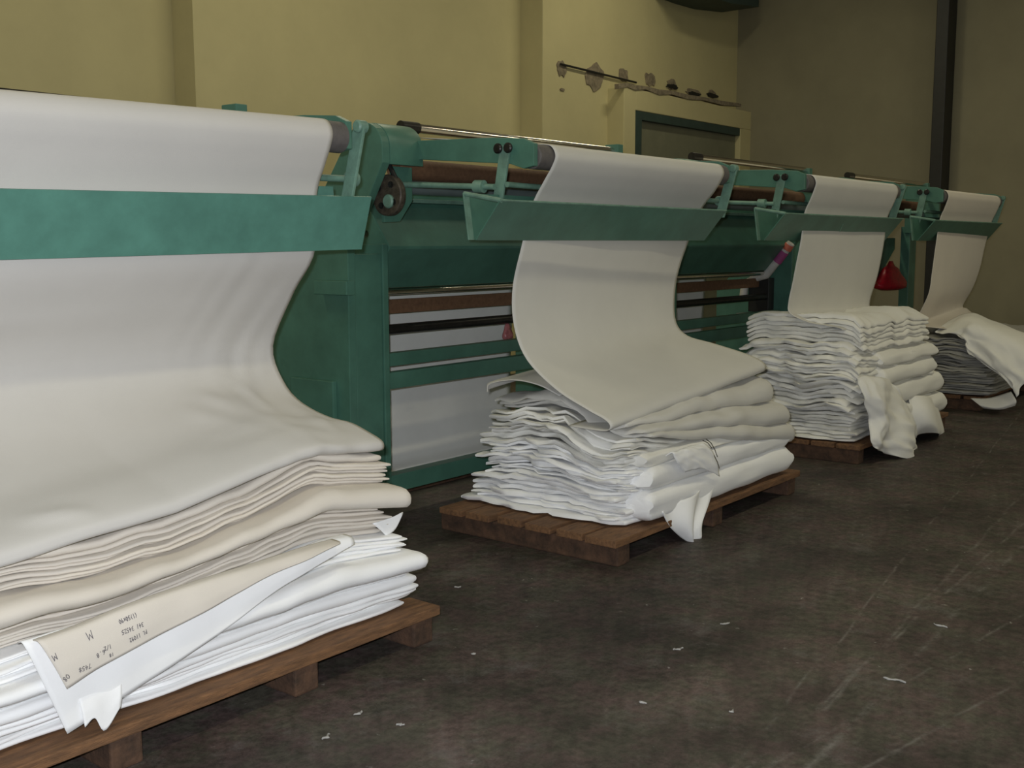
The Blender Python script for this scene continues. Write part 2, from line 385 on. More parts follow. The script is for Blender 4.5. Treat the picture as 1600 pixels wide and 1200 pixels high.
    tube('belt', [(X0+.095, 3.90, 1.73), (X0+.095, 3.87, 1.85)], .012, BLACKP, t, 8)
    cylx('crank_pin', X0+.11, X0+.17, 3.86, 1.74, .018, GREASE, t, 12)
    tube('drive_bolt', [(X0+.03, 3.98, 1.50), (X0+.03, 3.93, 1.50)], .018, STEEL, t, 12)
    # the arms that carry the draw roller
    arm = [(3.80, 1.955), (3.30, 1.94), (3.12, 1.925), (3.06, 1.90), (3.06, 1.80), (3.12, 1.79), (3.20, 1.815), (3.80, 1.865)]
    def tz(x): return tilt*(cr-x) if tilt else 0
    def arm_(x0, x1): prism_x('arm', [(y, z-tz(x1)*(1 if y < 3.5 else 0)) for y, z in arm], x0, x1, GREEN, t)
    arm_(xa-.03, xa); arm_(xb, xb+.03)
    if tilt:
        vs, fs = tubev([(xa, 3.1, 1.845-tz(xa)), (cl, 3.1, 1.845-tz(cl)), (cr, 3.1, 1.845), (xb, 3.1, 1.845)], .058, 24)
        sub(mesh('draw_roller', vs, fs, RUBBER, None, True), t)
    else: cylx('draw_roller', xa, xb, 3.1, 1.845, .058, RUBBER, t)
    for x, sg in ((xa, -1), (xb+.03, 1)):
        z0 = -tz(x)
        x0, x1 = sorted((x+sg*.031, x+sg*.045))
        prism_x('swing_arm', [(3.185, 1.90+z0), (3.245, 1.90+z0), (3.30, 1.60+z0), (3.245, 1.60+z0)] if sg < 0 else [(3.03, 1.88+z0), (3.09, 1.88+z0), (3.17, 1.60+z0), (3.11, 1.60+z0)], x0, x1, GREEN_PALE, t)
        for yy in ((3.19, 3.25) if sg < 0 else (3.055,)):
            cylx('bolt', x1-.03 if sg > 0 else x0-.02, x1+.02 if sg > 0 else x0, yy, 1.885+z0, .024, DARKSTEEL if sg < 0 else GREEN_PALE, t, 14)
    cx0, cx1 = xa-.05, xb+.14
    vs, fs = tubev([(cx0, 3.20, 1.72-tz(cx0)), (cx1, 3.17, 1.70)], .013, 12); sub(mesh('cross_shaft', vs, fs, GREEN_PALE, None, True), t)
    cylx('shaft_collar', xb+.10, xb+.15, 3.17, 1.70, .03, GREEN_PALE, t, 16)
    tube('crank_rod', [(xa-.11, 3.93, 1.745), (xa-.08, 3.25, 1.71)], .014, GREEN_PALE, t, 12)
    tube('rod_joint', [(xa-.087, 3.36, 1.715), (xa-.084, 3.31, 1.713)], .030, GREEN_PALE, t, 14)
    # apron: a V-shaped trough of two plates
    fr = [(3.035, 1.635), (3.175, 1.465), (3.180, 1.468), (3.041, 1.638)]
    bk = [(3.25, 1.675), (3.255, 1.675), (3.225, 1.467), (3.220, 1.467)]
    if tilt:
        fr = [(3.035, 1.635), (3.095, 1.465), (3.100, 1.467), (3.041, 1.637)]
        for nm, pl in (('apron_front', fr), ('apron_back', bk)):
            vs = [(x, y, (1.627+(z-1.635)*1.16)-.0157*(ar-x)) for x in (al, ar) for y, z in pl]
            fs = [(0, 1, 2, 3), (7, 6, 5, 4)] + [(i, (i+1) % 4, 4+(i+1) % 4, 4+i) for i in range(4)]
            sub(mesh(nm, vs, fs, APRON, None), t)
    else:
        prism_x('apron_front', fr, al, ar, GREEN, t, .0012); prism_x('apron_back', bk, al, ar, GREEN, t, .0012); prism_x('apron_flange', [(y-.004, z) for y, z in bk], al-.002, al+.035, GREEN_PALE, t, .001)
        tube('apron_rim', [(al, 3.035, 1.637), (ar, 3.035, 1.637)], .005, GREEN_PALE, t, 8)
        tube('apron_strut', [(al+.01, 3.036, 1.636), (al+.01, 3.25, 1.672)], .011, GREEN_PALE, t, 10)
    if key == 3:
        # wiring and stickers on the inner face of the right side plate
        xs = XR-.051
        pts = [PX(x, y, xs-.14) for x, y in ((1236, 380), (1197, 430), (1180, 434), (1164, 444), (1161, 468))]
        tube('conduit', pts, .036, WHITEP, t, 12)
        for (x0, y0, x1, y1, m) in ((1234, 382, 1229, 390, ORANGE), (1226, 393, 1214, 409, STICK)):
            tube('sticker', [PX(x0, y0, xs-.146), PX(x1, y1, xs-.146)], .040, m, t, 12)
        a1 = PX(1170, 434, xs-.11); a2 = PX(1200, 488, xs-.11)
        box('motor_box', xs-.11, xs-.001, a2.y, a1.y, a2.z, a1.z, BLACKP, t)
        a1 = PX(1158, 488, xs-.06); a2 = PX(1225, 498, xs-.06)
        box('cable_shelf', xs-.16, xs-.001, a2.y, a1.y, a1.z-.02, a1.z, BLUEGREY, t)
        nv = Vector((0, .17, .14))
        def on_apron(x, y):
            d = ray(x, y); return CP+d*((nv.dot(Vector((0, 3.035, 1.635))-CP))/nv.dot(d))
        tube('scratch', [on_apron(1317, 350), on_apron(1312, 362), on_apron(1307, 376)], .004, GREEN_PALE, t, 6)
    return t
machine(.77, 1.14, 2.74, .82, 2.93, 'green fabric folding machine nearest the camera, cut by the left edge', 1, .018)
machine(3.72, 4.10, 5.73, 3.70, 5.77, 'green fabric folding machine second from the left, with bare roller end and curved hood', 2)
machine(6.65, 7.02, 8.58, 6.56, 8.72, 'green fabric folding machine third from the left, with a scratch down its apron', 3)
machine(9.50, 9.82, 11.44, 9.50, 11.54, 'green fabric folding machine farthest away, standing on open legs', 4)

# ------------------------------------------------------------------ pallets
def pallet(x0, x1, y0, y1, label, nst=3, seed=1, xs=None):
    t = thing('wooden_pallet', label, 'pallet', ((x0+x1)/2, (y0+y1)/2, 0), 'wooden pallets under the cloth')
    rnd = random.Random(seed); st = .095
    for i in range(nst):
        xc = xs[i] if xs else x0+.06+(x1-x0-.12)*i/(nst-1)
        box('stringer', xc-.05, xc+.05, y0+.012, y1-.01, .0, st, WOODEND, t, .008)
    n = 6; wd = (y1-y0)/n
    for i in range(n):
        a = y0+i*wd+rnd.uniform(0, .01); b = a+wd*rnd.uniform(.80, .92)
        if i == 0: a = y0
        box('board', x0-rnd.uniform(0, .035), x1+rnd.uniform(0, .03), a, b, st+.001, st+.034+rnd.uniform(-.003, .003), WOOD, t, .004)
    return t
pallet(1.05, 2.83, 2.63, 3.72, 'brown wooden pallet under the nearest cream and white pile', 4, 3, (1.10, 1.57, 2.22, 2.77))
pallet(4.00, 5.90, 2.60, 3.70, 'dark wooden pallet under the second pile, its left side facing us', 3, 5)
pallet(6.90, 8.72, 2.62, 3.66, 'wooden pallet under the third pile, mostly hidden', 3, 8)
pallet(9.78, 11.5, 2.66, 3.70, 'wooden pallet in shadow under the farthest pile', 3, 9)
ZP = .134

# ------------------------------------------------------------------ cloth
class Stack:
    def __init__(s, parent, X0, X1, YB, YF, z0, warp, nx=40, ny=14):
        s.p, s.X0, s.X1, s.YB, s.YF, s.w, s.nx, s.ny = parent, X0, X1, YB, YF, warp, nx, ny
        s.Z = [[z0]*(ny+1) for _ in range(nx+1)]; s.k = 0
    def add(s, t, m, yf=0, yb=0, x0=0, x1=0, tf=None, jit=.02, fj=.012, name='fold', tv=.18, lip=1.0):
        s.k += 1; sd = s.k*5.37+s.X0*3; nx, ny, K = s.nx, s.ny, 6; vs = []; rn = None
        for i in range(nx+1):
            e = i/nx; u = e*.55+.45*(3*e*e-2*e**3); ring_b, ring_t = [], []
            for j in range(ny+1):
                v = j/ny; y = s.YB+yb+(s.YF+yf-s.YB-yb)*v
                xl = s.X0+x0+jit*(nz(y*5, sd)+.6*nz(y*16, sd, 3)); xr = s.X1+x1+jit*(nz(y*5, sd, 40)+.5*nz(y*15, sd, 50))
                x = xl+(xr-xl)*u
                y += fj*(nz(x*2.3, sd, 9)+.5*nz(x*7, sd, 2))*(v if v > .5 else 1-v)
                tt = t*(tf(u, v) if tf else 1)*(1+tv*nz(x*3.2, y*3, sd)+tv*.6*nz(x*9, y*8, sd))
                ed = min(u, 1-u)*(s.X1-s.X0)
                zb = s.Z[i][j]; zt = zb+tt; s.Z[i][j] = zt
                f = .66+.34*math.sqrt(max(0, 1-(1-min(1, ed/.012))**2)); mid = (zb+zt)/2; h = (tt*.5-.0006)*f
                ring_b.append(Vector((x, y, mid-h))); ring_t.append(Vector((x, y, mid+h)))
            ring = list(ring_b)
            c = (ring_b[-1]+ring_t[-1])/2; h = (ring_t[-1].z-ring_b[-1].z)/2
            for k in range(1, K):
                a = -math.pi/2+math.pi*k/K; ring.append(c+Vector((0, -math.cos(a)*h*lip, math.sin(a)*h)))
            ring += ring_t[::-1]
            c = (ring_b[0]+ring_t[0])/2; h = (ring_t[0].z-ring_b[0].z)/2
            for k in range(1, K):
                a = math.pi/2-math.pi*k/K; ring.append(c+Vector((0, math.cos(a)*h, math.sin(a)*h)))
            rn = len(ring); vs += [s.w(p) for p in ring]
        fs = []
        for i in range(nx):
            for k in range(rn): fs.append((i*rn+k, i*rn+(k+1) % rn, (i+1)*rn+(k+1) % rn, (i+1)*rn+k))
        for base in (0, nx*rn):
            q = []
            tI = lambda j: base+(ny+1)+(K-1)+(ny-j)
            for j in range(ny): fs.append((base+j, base+j+1, tI(j+1), tI(j)))
            fs.append(tuple([base+ny+k for k in range(0, K+1)])); fs.append(tuple([tI(0)]+[base+2*(ny+1)+(K-1)+k for k in range(K-1)]+[base]))
        o = mesh(name, vs, fs, m, None, True, 0, 70)
        return sub(o, s.p)
def drape(parent, L, R, xl, xr, m, name='hanging_cloth', n=90, nx=56, wob=None, thick=.003, xprof=None):
    a = catmull([(0, *p) for p in L], n); b = catmull([(0, *p) for p in R], n); vs, fs = [], []
    for i in range(nx+1):
        u = i/nx
        for j in range(n+1):
            q = a[j].lerp(b[j], u); x = xl+(xr-xl)*u
            p = Vector((x, q.y, q.z))
            if wob: p = p+wob(u, j/n, p)
            vs.append(p)
    W = n+1
    for i in range(nx):
        for j in range(n): fs.append((i*W+j, (i+1)*W+j, (i+1)*W+j+1, i*W+j+1))
    o = mesh(name, vs, fs, m, None, True, 0, 80)
    sd = o.modifiers.new('cloth', 'SOLIDIFY'); sd.thickness = thick; sd.offset = 0
    return sub(o, parent)
def wobd(u, s, p):
    k = max(0, min(1, (1.6-p.z)/.25)); return Vector((0, .012*k*nz(p.x*1.9, p.z*2), .006*k*nz(p.x*3, p.y*3)))
def over_roller(y=3.17):     # over the draw roller, then straight down to the slot of the apron, which it meets at depth y
    return [(3.90, 1.985), (3.5, 1.945), (3.2, 1.912), (3.1, 1.906), (3.055, 1.892), (3.034, 1.85), (3.034+(y-3.034)*.16, 1.80), (3.034+(y-3.034)*.5, 1.735)]

# ---- first machine: white stack, cream web above it
SC1 = [(1.1, .88), (1.3, .86), (1.57, .82), (1.91, .885), (2.21, .965), (2.40, 1.012), (2.44, 1.012), (2.60, .94), (2.80, .855)]
def lin(tab, x):
    if x <= tab[0][0]: return tab[0][1]
    for (a, va), (b, vb) in zip(tab, tab[1:]):
        if x <= b: return va+(vb-va)*(x-a)/(b-a)
    return tab[-1][1]
def warp1(p):
    h = p.z-ZP; s = lin(SC1, p.x); k = min(1, h/.30)
    z = ZP+h*(1+(s-1)*k)
    y = p.y+.012*nz(p.x*2.5, p.z*16)*k-.05*k*max(0, p.x-2.42)/.33*max(0, 1-(p.y-2.7)/.5)
    z += .006*nz(p.x*3, p.y*3, p.z*8)*k
    return Vector((p.x, y, z))
t1 = thing('folded_fabric', 'bright white folded fabric at the bottom of the nearest pile', 'fabric', (2, 3.2, ZP))
st = Stack(t1, 1.12, 2.80, 3.6, 2.735, ZP+.003, warp1, 48)
for i, th in enumerate([.016, .014, .018, .015, .02]): st.add(th, WHITE, yf=random.uniform(-.02, .03), x1=random.uniform(-.06, .05), fj=.03)
st.add(.040, WHITE, yf=-.015, x1=-.01); st.add(.030, WHITE, yf=.0, x1=-.04)
st.add(.082, WHITE, yf=-.045, x1=-.03, lip=1.1, tv=.12, tf=lambda u, v: .55+.45*u)
for i, th in enumerate([.015, .014, .016, .013, .013]): st.add(th, WHITE, yf=random.uniform(-.0, .05), x1=random.uniform(-.10, -.04), fj=.025)
t1b = thing('hanging_fabric', 'cream fabric running over the nearest machine into its folds on the pile', 'fabric', (2, 3.2, .4), 'fabric webs running off the folding machines')
s2 = Stack(t1b, 1.12, 2.75, 3.58, 2.80, 0, warp1, 48); s2.Z = [[z+.001 for z in r] for r in st.Z]
for i, th in enumerate([.017, .013, .014, .012, .013, .014, .012, .013]): s2.add(th, CREAM, yf=random.uniform(-.035, .015)+.004*i, x1=random.uniform(-.07, .0), fj=.018)
s2.add(.085, CREAM, yf=-.045, x1=.0, lip=1.2, tv=.22, tf=lambda u, v: .75+.35*math.sin(u*7+1)*.6)
for i, th in enumerate([.015, .013, .016, .014, .013, .015]): s2.add(th, CREAM, yf=.03+random.uniform(-.03, .03), x1=random.uniform(-.06, .01), fj=.02)
s2.add(.03, CREAM, yf=.05, x1=-.02)
top_r = [(3.13, 1.63), (3.15, 1.42), (3.28, 1.26), (3.41, 1.05), (3.34, .90), (3.18, .815), (2.98, .79), (2.84, .755), (2.80, .73), (2.83, .705), (3.0, .71), (3.2, .72)]
top_l = [(3.13, 1.60), (3.15, 1.40), (3.26, 1.23), (3.36, 1.03), (3.24, .86), (3.03, .745), (2.88, .705), (2.77, .665), (2.74, .635), (2.77, .605), (3.0, .60), (3.2, .60)]
WRK = [((375, 607), (422, 662), .010), ((315, 631), (370, 657), .008), ((290, 661), (380, 684), .009), ((457, 642), (527, 685), .012), ((325, 712), (470, 682), -.010), ((470, 682), (524, 684), -.010), ((30, 812), (140, 800), .014)]
def to_px(p):
    q = p-CP; z = q.dot(FW); return (800+F_PX*q.dot(RT)/z, 600-F_PX*q.dot(UP)/z)
def wob1(u, s, p):
    k = max(0, min(1, (1.3-p.z)/.5)); e = max(0, 1-abs(u-.86)/.22)
    if p.z > 1.62: return Vector((0, 0, -.018*(2.74-p.x)))
    d = Vector((0, .012*nz(p.x*2, p.z*2)*(.3+k)*min(1, (1.62-p.z)/.2), .0))
    d.z += .018*k*e*nz(p.x*4+p.z*7, p.y*8, 2)+.03*k*max(0, 1-u/.35)*nz(p.x*3, p.y*4, 8)
    d.y += .011*e*max(0, min(1, (1.5-p.z)/.2))*nz(p.x*16-p.z*5, p.z*2.0, 5)
    d.z += k*.055*max(0, min(1, (2.74-p.x)/.30, (p.x-1.85)/.5))*max(0, min(1, (.95-p.z)/.12))
    if .6 < p.z < 1.0 and s < .88:
        px, py = to_px(p)
        for (ax, ay), (bx, by), am in WRK:
            vx, vy = bx-ax, by-ay; tt = max(0, min(1, ((px-ax)*vx+(py-ay)*vy)/(vx*vx+vy*vy)))
            dd = math.hypot(px-ax-vx*tt, py-ay-vy*tt); g = am*math.exp(-(dd/9)**2)*(.35+.65*math.sin(math.pi*tt))
            d.y -= g; d.z += g*.8
    dz = -.018*(2.74-p.x) if p.z > 1.2 else 0
    d.z += dz
    return d
drape(t1b, over_roller(3.13)+top_l, over_roller(3.13)+top_r, 1.12, 2.74, HANG1, wob=wob1, nx=80)
# the marked end of the cream cloth hangs out over the white stack
def strip(name, top, bot, Y0, m, parent, off=0.0, n=50):
    T = [PY(x, y, Y0-off) for x, y in top]; B = [PY(x, y, Y0-off-.02) for x, y in bot]
    mid = [(a+b)/2+Vector((0, -.006, 0)) for a, b in zip(T, B)]
    back = [p+Vector((0, .035, .002)) for p in T]
    return sheet(name, [back, T, mid, B], m, parent, .0025, n, 24, lambda u, v, p: Vector((0, .006*nz(p.x*9, p.z*9)*v, 0)))
YFL = 2.665
strip('end_flap', [(38, 1010), (120, 985), (220, 965), (330, 935), (430, 890), (500, 852), (548, 838)],
      [(104, 1146), (165, 1108), (250, 1052), (345, 988), (430, 925), (500, 882), (553, 850)], YFL, WHITE, t1)
strip('torn_corner', [(120, 1085), (145, 1078), (170, 1070), (188, 1062)], [(132, 1136), (148, 1122), (163, 1141), (189, 1104)], YFL, WHITE, t1, .012, 16)
flap = strip('marked_flap', [(62, 1006), (130, 982), (213, 948), (330, 908), (420, 880), (480, 860), (530, 846)],
      [(104, 1076), (160, 1040), (250, 992), (335, 947), (410, 905), (480, 874), (530, 850)], YFL-.03, CREAM, t1b, .01)
GL = {'0': [[(.5, 1.5), (.1, 1.1), (.1, .5), (.5, .05), (.9, .5), (.9, 1.1), (.5, 1.5)]], '1': [[(.5, 1.5), (.45, 0)]],
 '2': [[(.1, 1.2), (.4, 1.5), (.8, 1.2), (.1, .05), (.9, .05)]], '3': [[(.1, 1.4), (.6, 1.5), (.8, 1.1), (.4, .8), (.85, .45), (.5, .05), (.1, .15)]],
 '4': [[(.6, 1.5), (.1, .6), (.9, .65)], [(.7, 1.0), (.6, 0)]], '5': [[(.9, 1.5), (.3, 1.45), (.2, .85), (.7, .8), (.8, .3), (.4, .0), (.1, .1)]],
 '6': [[(.8, 1.5), (.2, .8), (.2, .2), (.6, .0), (.85, .4), (.5, .7), (.2, .5)]], '7': [[(.1, 1.45), (.85, 1.5), (.35, 0)]],
 '8': [[(.5, .8), (.15, 1.1), (.5, 1.5), (.8, 1.15), (.15, .4), (.5, 0), (.85, .4), (.5, .8)]], '9': [[(.8, 1.1), (.4, .8), (.15, 1.2), (.5, 1.5), (.8, 1.2), (.6, 0)]],
 'x': [[(.1, 1.0), (.9, .1)], [(.85, 1.05), (.1, .05)]], 'P': [[(.2, 0), (.25, 1.5), (.8, 1.3), (.7, .8), (.25, .75)]], 'L': [[(.3, 1.5), (.2, .05), (.8, .1)]],
 'M': [[(.05, 0), (.15, 1.2), (.5, .4), (.8, 1.2), (.95, 0)]], '.': [[(.4, .05), (.5, .12)]], '/': [[(.85, 1.6), (.1, -.1)]],
 '(': [[(.7, 1.6), (.3, .9), (.6, -.1)]], ')': [[(.3, 1.6), (.7, .9), (.4, -.1)]], 'B': [[(.2, 0), (.25, 1.5), (.7, 1.2), (.3, .8), (.8, .4), (.2, 0)]], ' ': []}
# where the flap surface lies, for laying the ink on it
F_ = lambda x, y: PY(x, y, 2.74)
def flap_y(x, z):
    best = None
    for v in flap.data.vertices:
        d = (v.co.x-x)**2+(v.co.z-z)**2
        if (best is None or d < best[0]) and v.co.y < YFL+.01: best = (d, v.co.y)
    return best[1]
ivs, ifs = [], []
WR = [('(1)50x90', 213, 960, 185, 972, .5), ('341 34525', 221, 974, 187, 988, .5), ('PL 11092', 226, 985, 198, 1000, .5), ('M', 144, 992, 134, 997, .6),
      ('1/2', 170, 1008, 158, 1013, .55), ('18', 173, 1020, 166, 1023, .6), ('6.8', 160, 1016, 146, 1024, .6), ('7458', 138, 1038, 118, 1046, .6), ('M', 87, 1025, 79, 1030, .5), ('08', 103, 1053, 95, 1062, .5)]
for txt, xa_, ya_, xb_, yb_, asp in WR:          # written upside down, so each line runs right to left
    A = PY(xa_, ya_, YFL-.05); B = PY(xb_, yb_, YFL-.05)
    d = Vector((B.x-A.x, B.z-A.z)); adv = d.length/len(txt); d.normalize(); up = Vector((d.y, -d.x)) if d.x < 0 else Vector((-d.y, d.x))
    if up.y > 0: up = -up
    cw = adv*.85; hh = cw/asp/1.6 if len(txt) > 1 else cw*1.1
    hh = min(hh, .022); cw = min(cw, .02)
    for ci, ch in enumerate(txt):
        for stt in GL[ch]:
            pts = []
            for gx, gy in stt:
                q = Vector((A.x, A.z))+d*(ci*adv+gx*cw)+up*((gy-.75)*hh); pts.append(q)
            for q0, q1 in zip(pts, pts[1:]):
                dd = (q1-q0); ln = dd.length
                if ln < 1e-6: continue
                dd /= ln; nn = Vector((-dd.y, dd.x))*.0009; q0 = q0-dd*.0008; q1 = q1+dd*.0008
                b0 = len(ivs)
                y0 = flap_y(q0.x, q0.y)-.0035; y1 = flap_y(q1.x, q1.y)-.0035
                ivs += [(q0.x+nn.x, y0, q0.y+nn.y), (q0.x-nn.x, y0, q0.y-nn.y), (q1.x-nn.x, y1, q1.y-nn.y), (q1.x+nn.x, y1, q1.y+nn.y)]
                ifs.append((b0, b0+1, b0+2, b0+3))
sheet('loose_corner', [[F_(582, 818), F_(594, 828), F_(604, 838)], [F_(613, 808), F_(615, 816), F_(618, 826)], [F_(629, 800), F_(629.5, 801), F_(629, 803)]], WHITE, t1, .003, 10, 10)
ink = mesh('handwriting', ivs, ifs, INK, None); sub(ink, t1b); ink['label'] = 'handwritten numbers in dark ink, upside down'

# ---- second machine
WL2 = [(2.6, .93), (2.8, .96), (3.14, 1.18), (3.45, 1.08), (3.65, 1.0)]
WR2 = [(2.6, 1.0), (2.85, 1.14), (3.2, 1.2), (3.65, 1.1)]
def warp2(p, x0=4.18, x1=5.8, WL=WL2, WR=WR2):
    h = p.z-ZP; u = max(0, min(1, (p.x-x0)/(x1-x0))); k = min(1, h/.35)
    s = interp(WL, p.y)*(1-u)+interp(WR, p.y)*u
    z = ZP+h*(1+(s-1)*k)
    e = max(0, 1-(p.x-x0)/.28)
    z += (.006*nz(p.x*3, p.y*3, p.z*8)+e*(.026*nz(p.x*3, p.y*5, p.z*5)+.014*nz(p.x*9, p.y*15, p.z*9)))*k
    x = p.x-e*(.035*nz(p.y*5, p.z*8, 3)+.03*nz(p.y*14, p.z*16, 7))+e*.09*(h/.5)*max(0, (2.95-p.y))
    return Vector((x, p.y+.012*nz(p.x*2.5, p.z*14)*k, z))
t2 = thing('hanging_fabric', 'off-white fabric running over the second machine into the pile on the dark pallet', 'fabric', (5, 3.1, ZP), 'fabric webs running off the folding machines')
st = Stack(t2, 4.18, 5.78, 3.60, 2.70, ZP+.003, warp2, 46, 18)
for i in range(24):
    st.add(random.uniform(.010, .030), OFFWHITE if i > 15 else WHITE, yf=random.uniform(-.03, .03), yb=random.uniform(-.05, .05)-.004*i, x0=random.uniform(-.03, .03)+(.0 if i < 20 else .0), x1=-.03, jit=.045, fj=.03, tf=lambda u, v: 1-.64*u, tv=.3)
for i in range(3):
    st.add(.112, GREIGE, yf=(-.06, -.045, .02)[i], yb=-.10, x0=.10-.03*i, x1=(.06, .02, -.05)[i], jit=.015, fj=.02, tf=lambda u, v: (.16+.84*u**.8)*(.85+.15*v), tv=.05, lip=.9)
# big rolls of the front, each one loop of cloth
def roll_(parent, m, z0l, z1l, z0r, z1r, xl, xr, yf, yb, wp, name='front_fold', seed=1):
    vs, fs = [], []; nx, n = 44, 26
    for i in range(nx+1):
        u = i/nx; x = xl+(xr-xl)*u; z0 = z0l+(z0r-z0l)*u; z1 = z1l+(z1r-z1l)*u
        ed = min(u, 1-u)*(xr-xl); f = .6+.4*min(1, ed/.02)
        for k in range(n):
            a = 2*math.pi*k/n; c, s_ = math.cos(a), math.sin(a)
            c = math.copysign(abs(c)**.8, c); s_ = math.copysign(abs(s_)**.75, s_)
            y = (yf+yb)/2-(yb-yf)/2*c+.014*nz(x*3, seed, a*.6); z = (z0+z1)/2+(z1-z0)/2*s_*f+.008*nz(x*4, seed+3, c*2)
            vs.append(wp(Vector((x+.012*nz(a, seed), y, z))))
    for i in range(nx):
        for k in range(n): fs.append((i*n+k, i*n+(k+1) % n, (i+1)*n+(k+1) % n, (i+1)*n+k))
    fs += [tuple(range(n)), tuple(range(nx*n, nx*n+n))]
    return sub(mesh(name, vs, fs, m, None, True, 0, 60), parent)
roll_(t2, WHITE, .15, .30, .145, .29, 4.25, 5.83, 2.60, 2.73, warp2, seed=1)
roll_(t2, WHITE, .30, .42, .29, .40, 4.27, 5.80, 2.605, 2.73, warp2, seed=2)
roll_(t2, OFFWHITE, .42, .50, .40, .43, 4.24, 5.74, 2.63, 2.73, warp2, seed=3)
L2 = over_roller()+[(3.17, 1.63), (3.23, 1.45), (3.285, 1.24), (3.275, 1.05), (3.20, .90), (3.02, .765), (2.84, .685), (2.75, .652), (2.715, .625), (2.73, .60), (2.80, .595), (2.95, .60)]
R2 = over_roller()+[(3.18, 1.64), (3.26, 1.45), (3.335, 1.22), (3.34, 1.0), (3.26, .90), (3.08, .862), (2.90, .825), (2.79, .79), (2.745, .755), (2.76, .72), (2.84, .71), (2.95, .72)]
drape(t2, L2, R2, 4.10, 5.73, GREIGE, wob=wobd)
# a fold left behind under the web, and a stained and a dangling piece in front
sheet('back_fold', [[(4.12, 3.47, .715), (4.2, 3.5, .725), (4.6, 3.5, .76)], [(4.13, 3.46, .755), (4.2, 3.48, .765), (4.6, 3.47, .80)], [(4.14, 3.32, .785), (4.25, 3.32, .79), (4.6, 3.3, .81)], [(4.16, 3.18, .77), (4.27, 3.18, .775), (4.6, 3.18, .80)], [(4.2, 3.08, .72), (4.3, 3.08, .73), (4.6, 3.08, .75)]], GREIGE, t2, .004, 20, 30)
F = lambda x, y, Y: PY(x, y, Y)
sheet('dangling_end', [[F(1035, 800, 2.60), F(1075, 775, 2.60), F(1120, 755, 2.60)], [F(1050, 822, 2.585), F(1080, 805, 2.57), F(1105, 785, 2.59)], [F(1066, 838, 2.585), F(1082, 832, 2.56), F(1092, 815, 2.58)], [F(1074, 846, 2.58), F(1084, 846, 2.57), F(1092, 838, 2.58)]], WHITE, t2, .004, 20, 24, lambda u, v, p: Vector((0, .02*math.sin(u*9+v*3), 0)))
sheet('loose_cloth', [[F(1040, 712, 2.62), F(1070, 700, 2.615), F(1100, 692, 2.615)], [F(1050, 708, 2.588), F(1080, 702, 2.584), F(1112, 704, 2.588)], [F(1058, 722, 2.578), F(1088, 716, 2.572), F(1120, 722, 2.576)], [F(1070, 738, 2.585), F(1095, 732, 2.58), F(1124, 744, 2.582)]], WHITE, t2, .004, 24, 24, lambda u, v, p: Vector((0, .006*nz(u*6, v*6), .006*nz(u*7, v*5, 4))))
for q in ([(1098, 688), (1106, 692), (1112, 700)], [(1103, 686), (1111, 692), (1117, 703), (1121, 714)], [(1116, 712), (1121, 722), (1124, 732)]):
    tube('stain', [F(x, y, 2.566) for x, y in q], .002, GREASE, t2, 6)

# ---- third machine
WL3 = [(2.6, 1.0), (2.8, 1.16), (3.1, 1.14), (3.45, 1.12)]
WR3 = [(2.6, 1.02), (2.85, 1.14), (3.45, 1.1)]
def warp3(p):
    q = warp2(p, 6.98, 8.5, WL3, WR3)
    return Vector((q.x+max(0, (q.z-.45))*.06-.10*max(0, 3.1-q.y)*max(0, .5-q.z), q.y+.10*max(0, q.z-.5), q.z))
t3 = thing('hanging_fabric', 'off-white fabric running over the third machine into a ragged pile', 'fabric', (7.7, 3.1, ZP), 'fabric webs running off the folding machines')
st = Stack(t3, 6.98, 8.40, 3.50, 2.72, ZP+.003, warp3, 40, 18)
for i in range(25):
    st.add(random.uniform(.017, .026), OFFWHITE, yf=random.uniform(-.05, .02), yb=random.uniform(-.06, .05), x0=random.uniform(-.04, .03), x1=random.uniform(-.02, .05), jit=.045, fj=.03, tv=.3)
for i in range(6):
    st.add(.027, OFFWHITE, yf=random.uniform(-.05, 0), x0=.06+random.uniform(-.02, .05), x1=random.uniform(-.04, .08), jit=.02, fj=.015)
for z0, z1, yf, xr in ((.15, .30, 2.60, 8.64), (.31, .45, 2.62, 8.60), (.46, .57, 2.63, 8.46), (.58, .66, 2.64, 8.50)):
    roll_(t3, OFFWHITE, z0, z1, z0, z1, 7.35, xr, yf, 2.76, warp3, seed=z0*9)
L3 = over_roller(3.11)+[(3.11, 1.64), (3.13, 1.45), (3.17, 1.2), (3.20, 1.05), (3.19, .97), (3.06, .915), (2.92, .90), (2.84, .89), (2.82, .875), (2.9, .87)]
R3 = over_roller(3.11)+[(3.11, 1.64), (3.13, 1.45), (3.17, 1.2), (3.22, 1.0), (3.20, .93), (3.06, .90), (2.92, .89), (2.84, .88), (2.82, .865), (2.9, .86)]
drape(t3, L3, R3, 7.02, 8.58, GREIGE, wob=wobd)
G = lambda x, y, Y: PY(x, y, Y)
sheet('trailing_cloth', [[G(1340, 592, 2.66), G(1365, 588, 2.62), G(1392, 596, 2.62), G(1405, 612, 2.62)], [G(1352, 620, 2.60), G(1375, 622, 2.55), G(1402, 628, 2.56), G(1420, 642, 2.58)],
     [G(1362, 655, 2.58), G(1388, 655, 2.52), G(1415, 660, 2.50), G(1434, 672, 2.52)], [G(1355, 690, 2.58), G(1388, 690, 2.50), G(1418, 692, 2.48), G(1438, 700, 2.50)], [G(1362, 700, 2.57), G(1395, 712, 2.50), G(1425, 716, 2.46), G(1448, 712, 2.46)]],
     OFFWHITE, t3, .004, 34, 40, lambda u, v, p: Vector((.01*nz(u*8, v*6), .035*math.sin(u*11+v*5)*(.3+.7*v)+.02*nz(u*9, v*9), .012*nz(u*5, v*12, 3))))
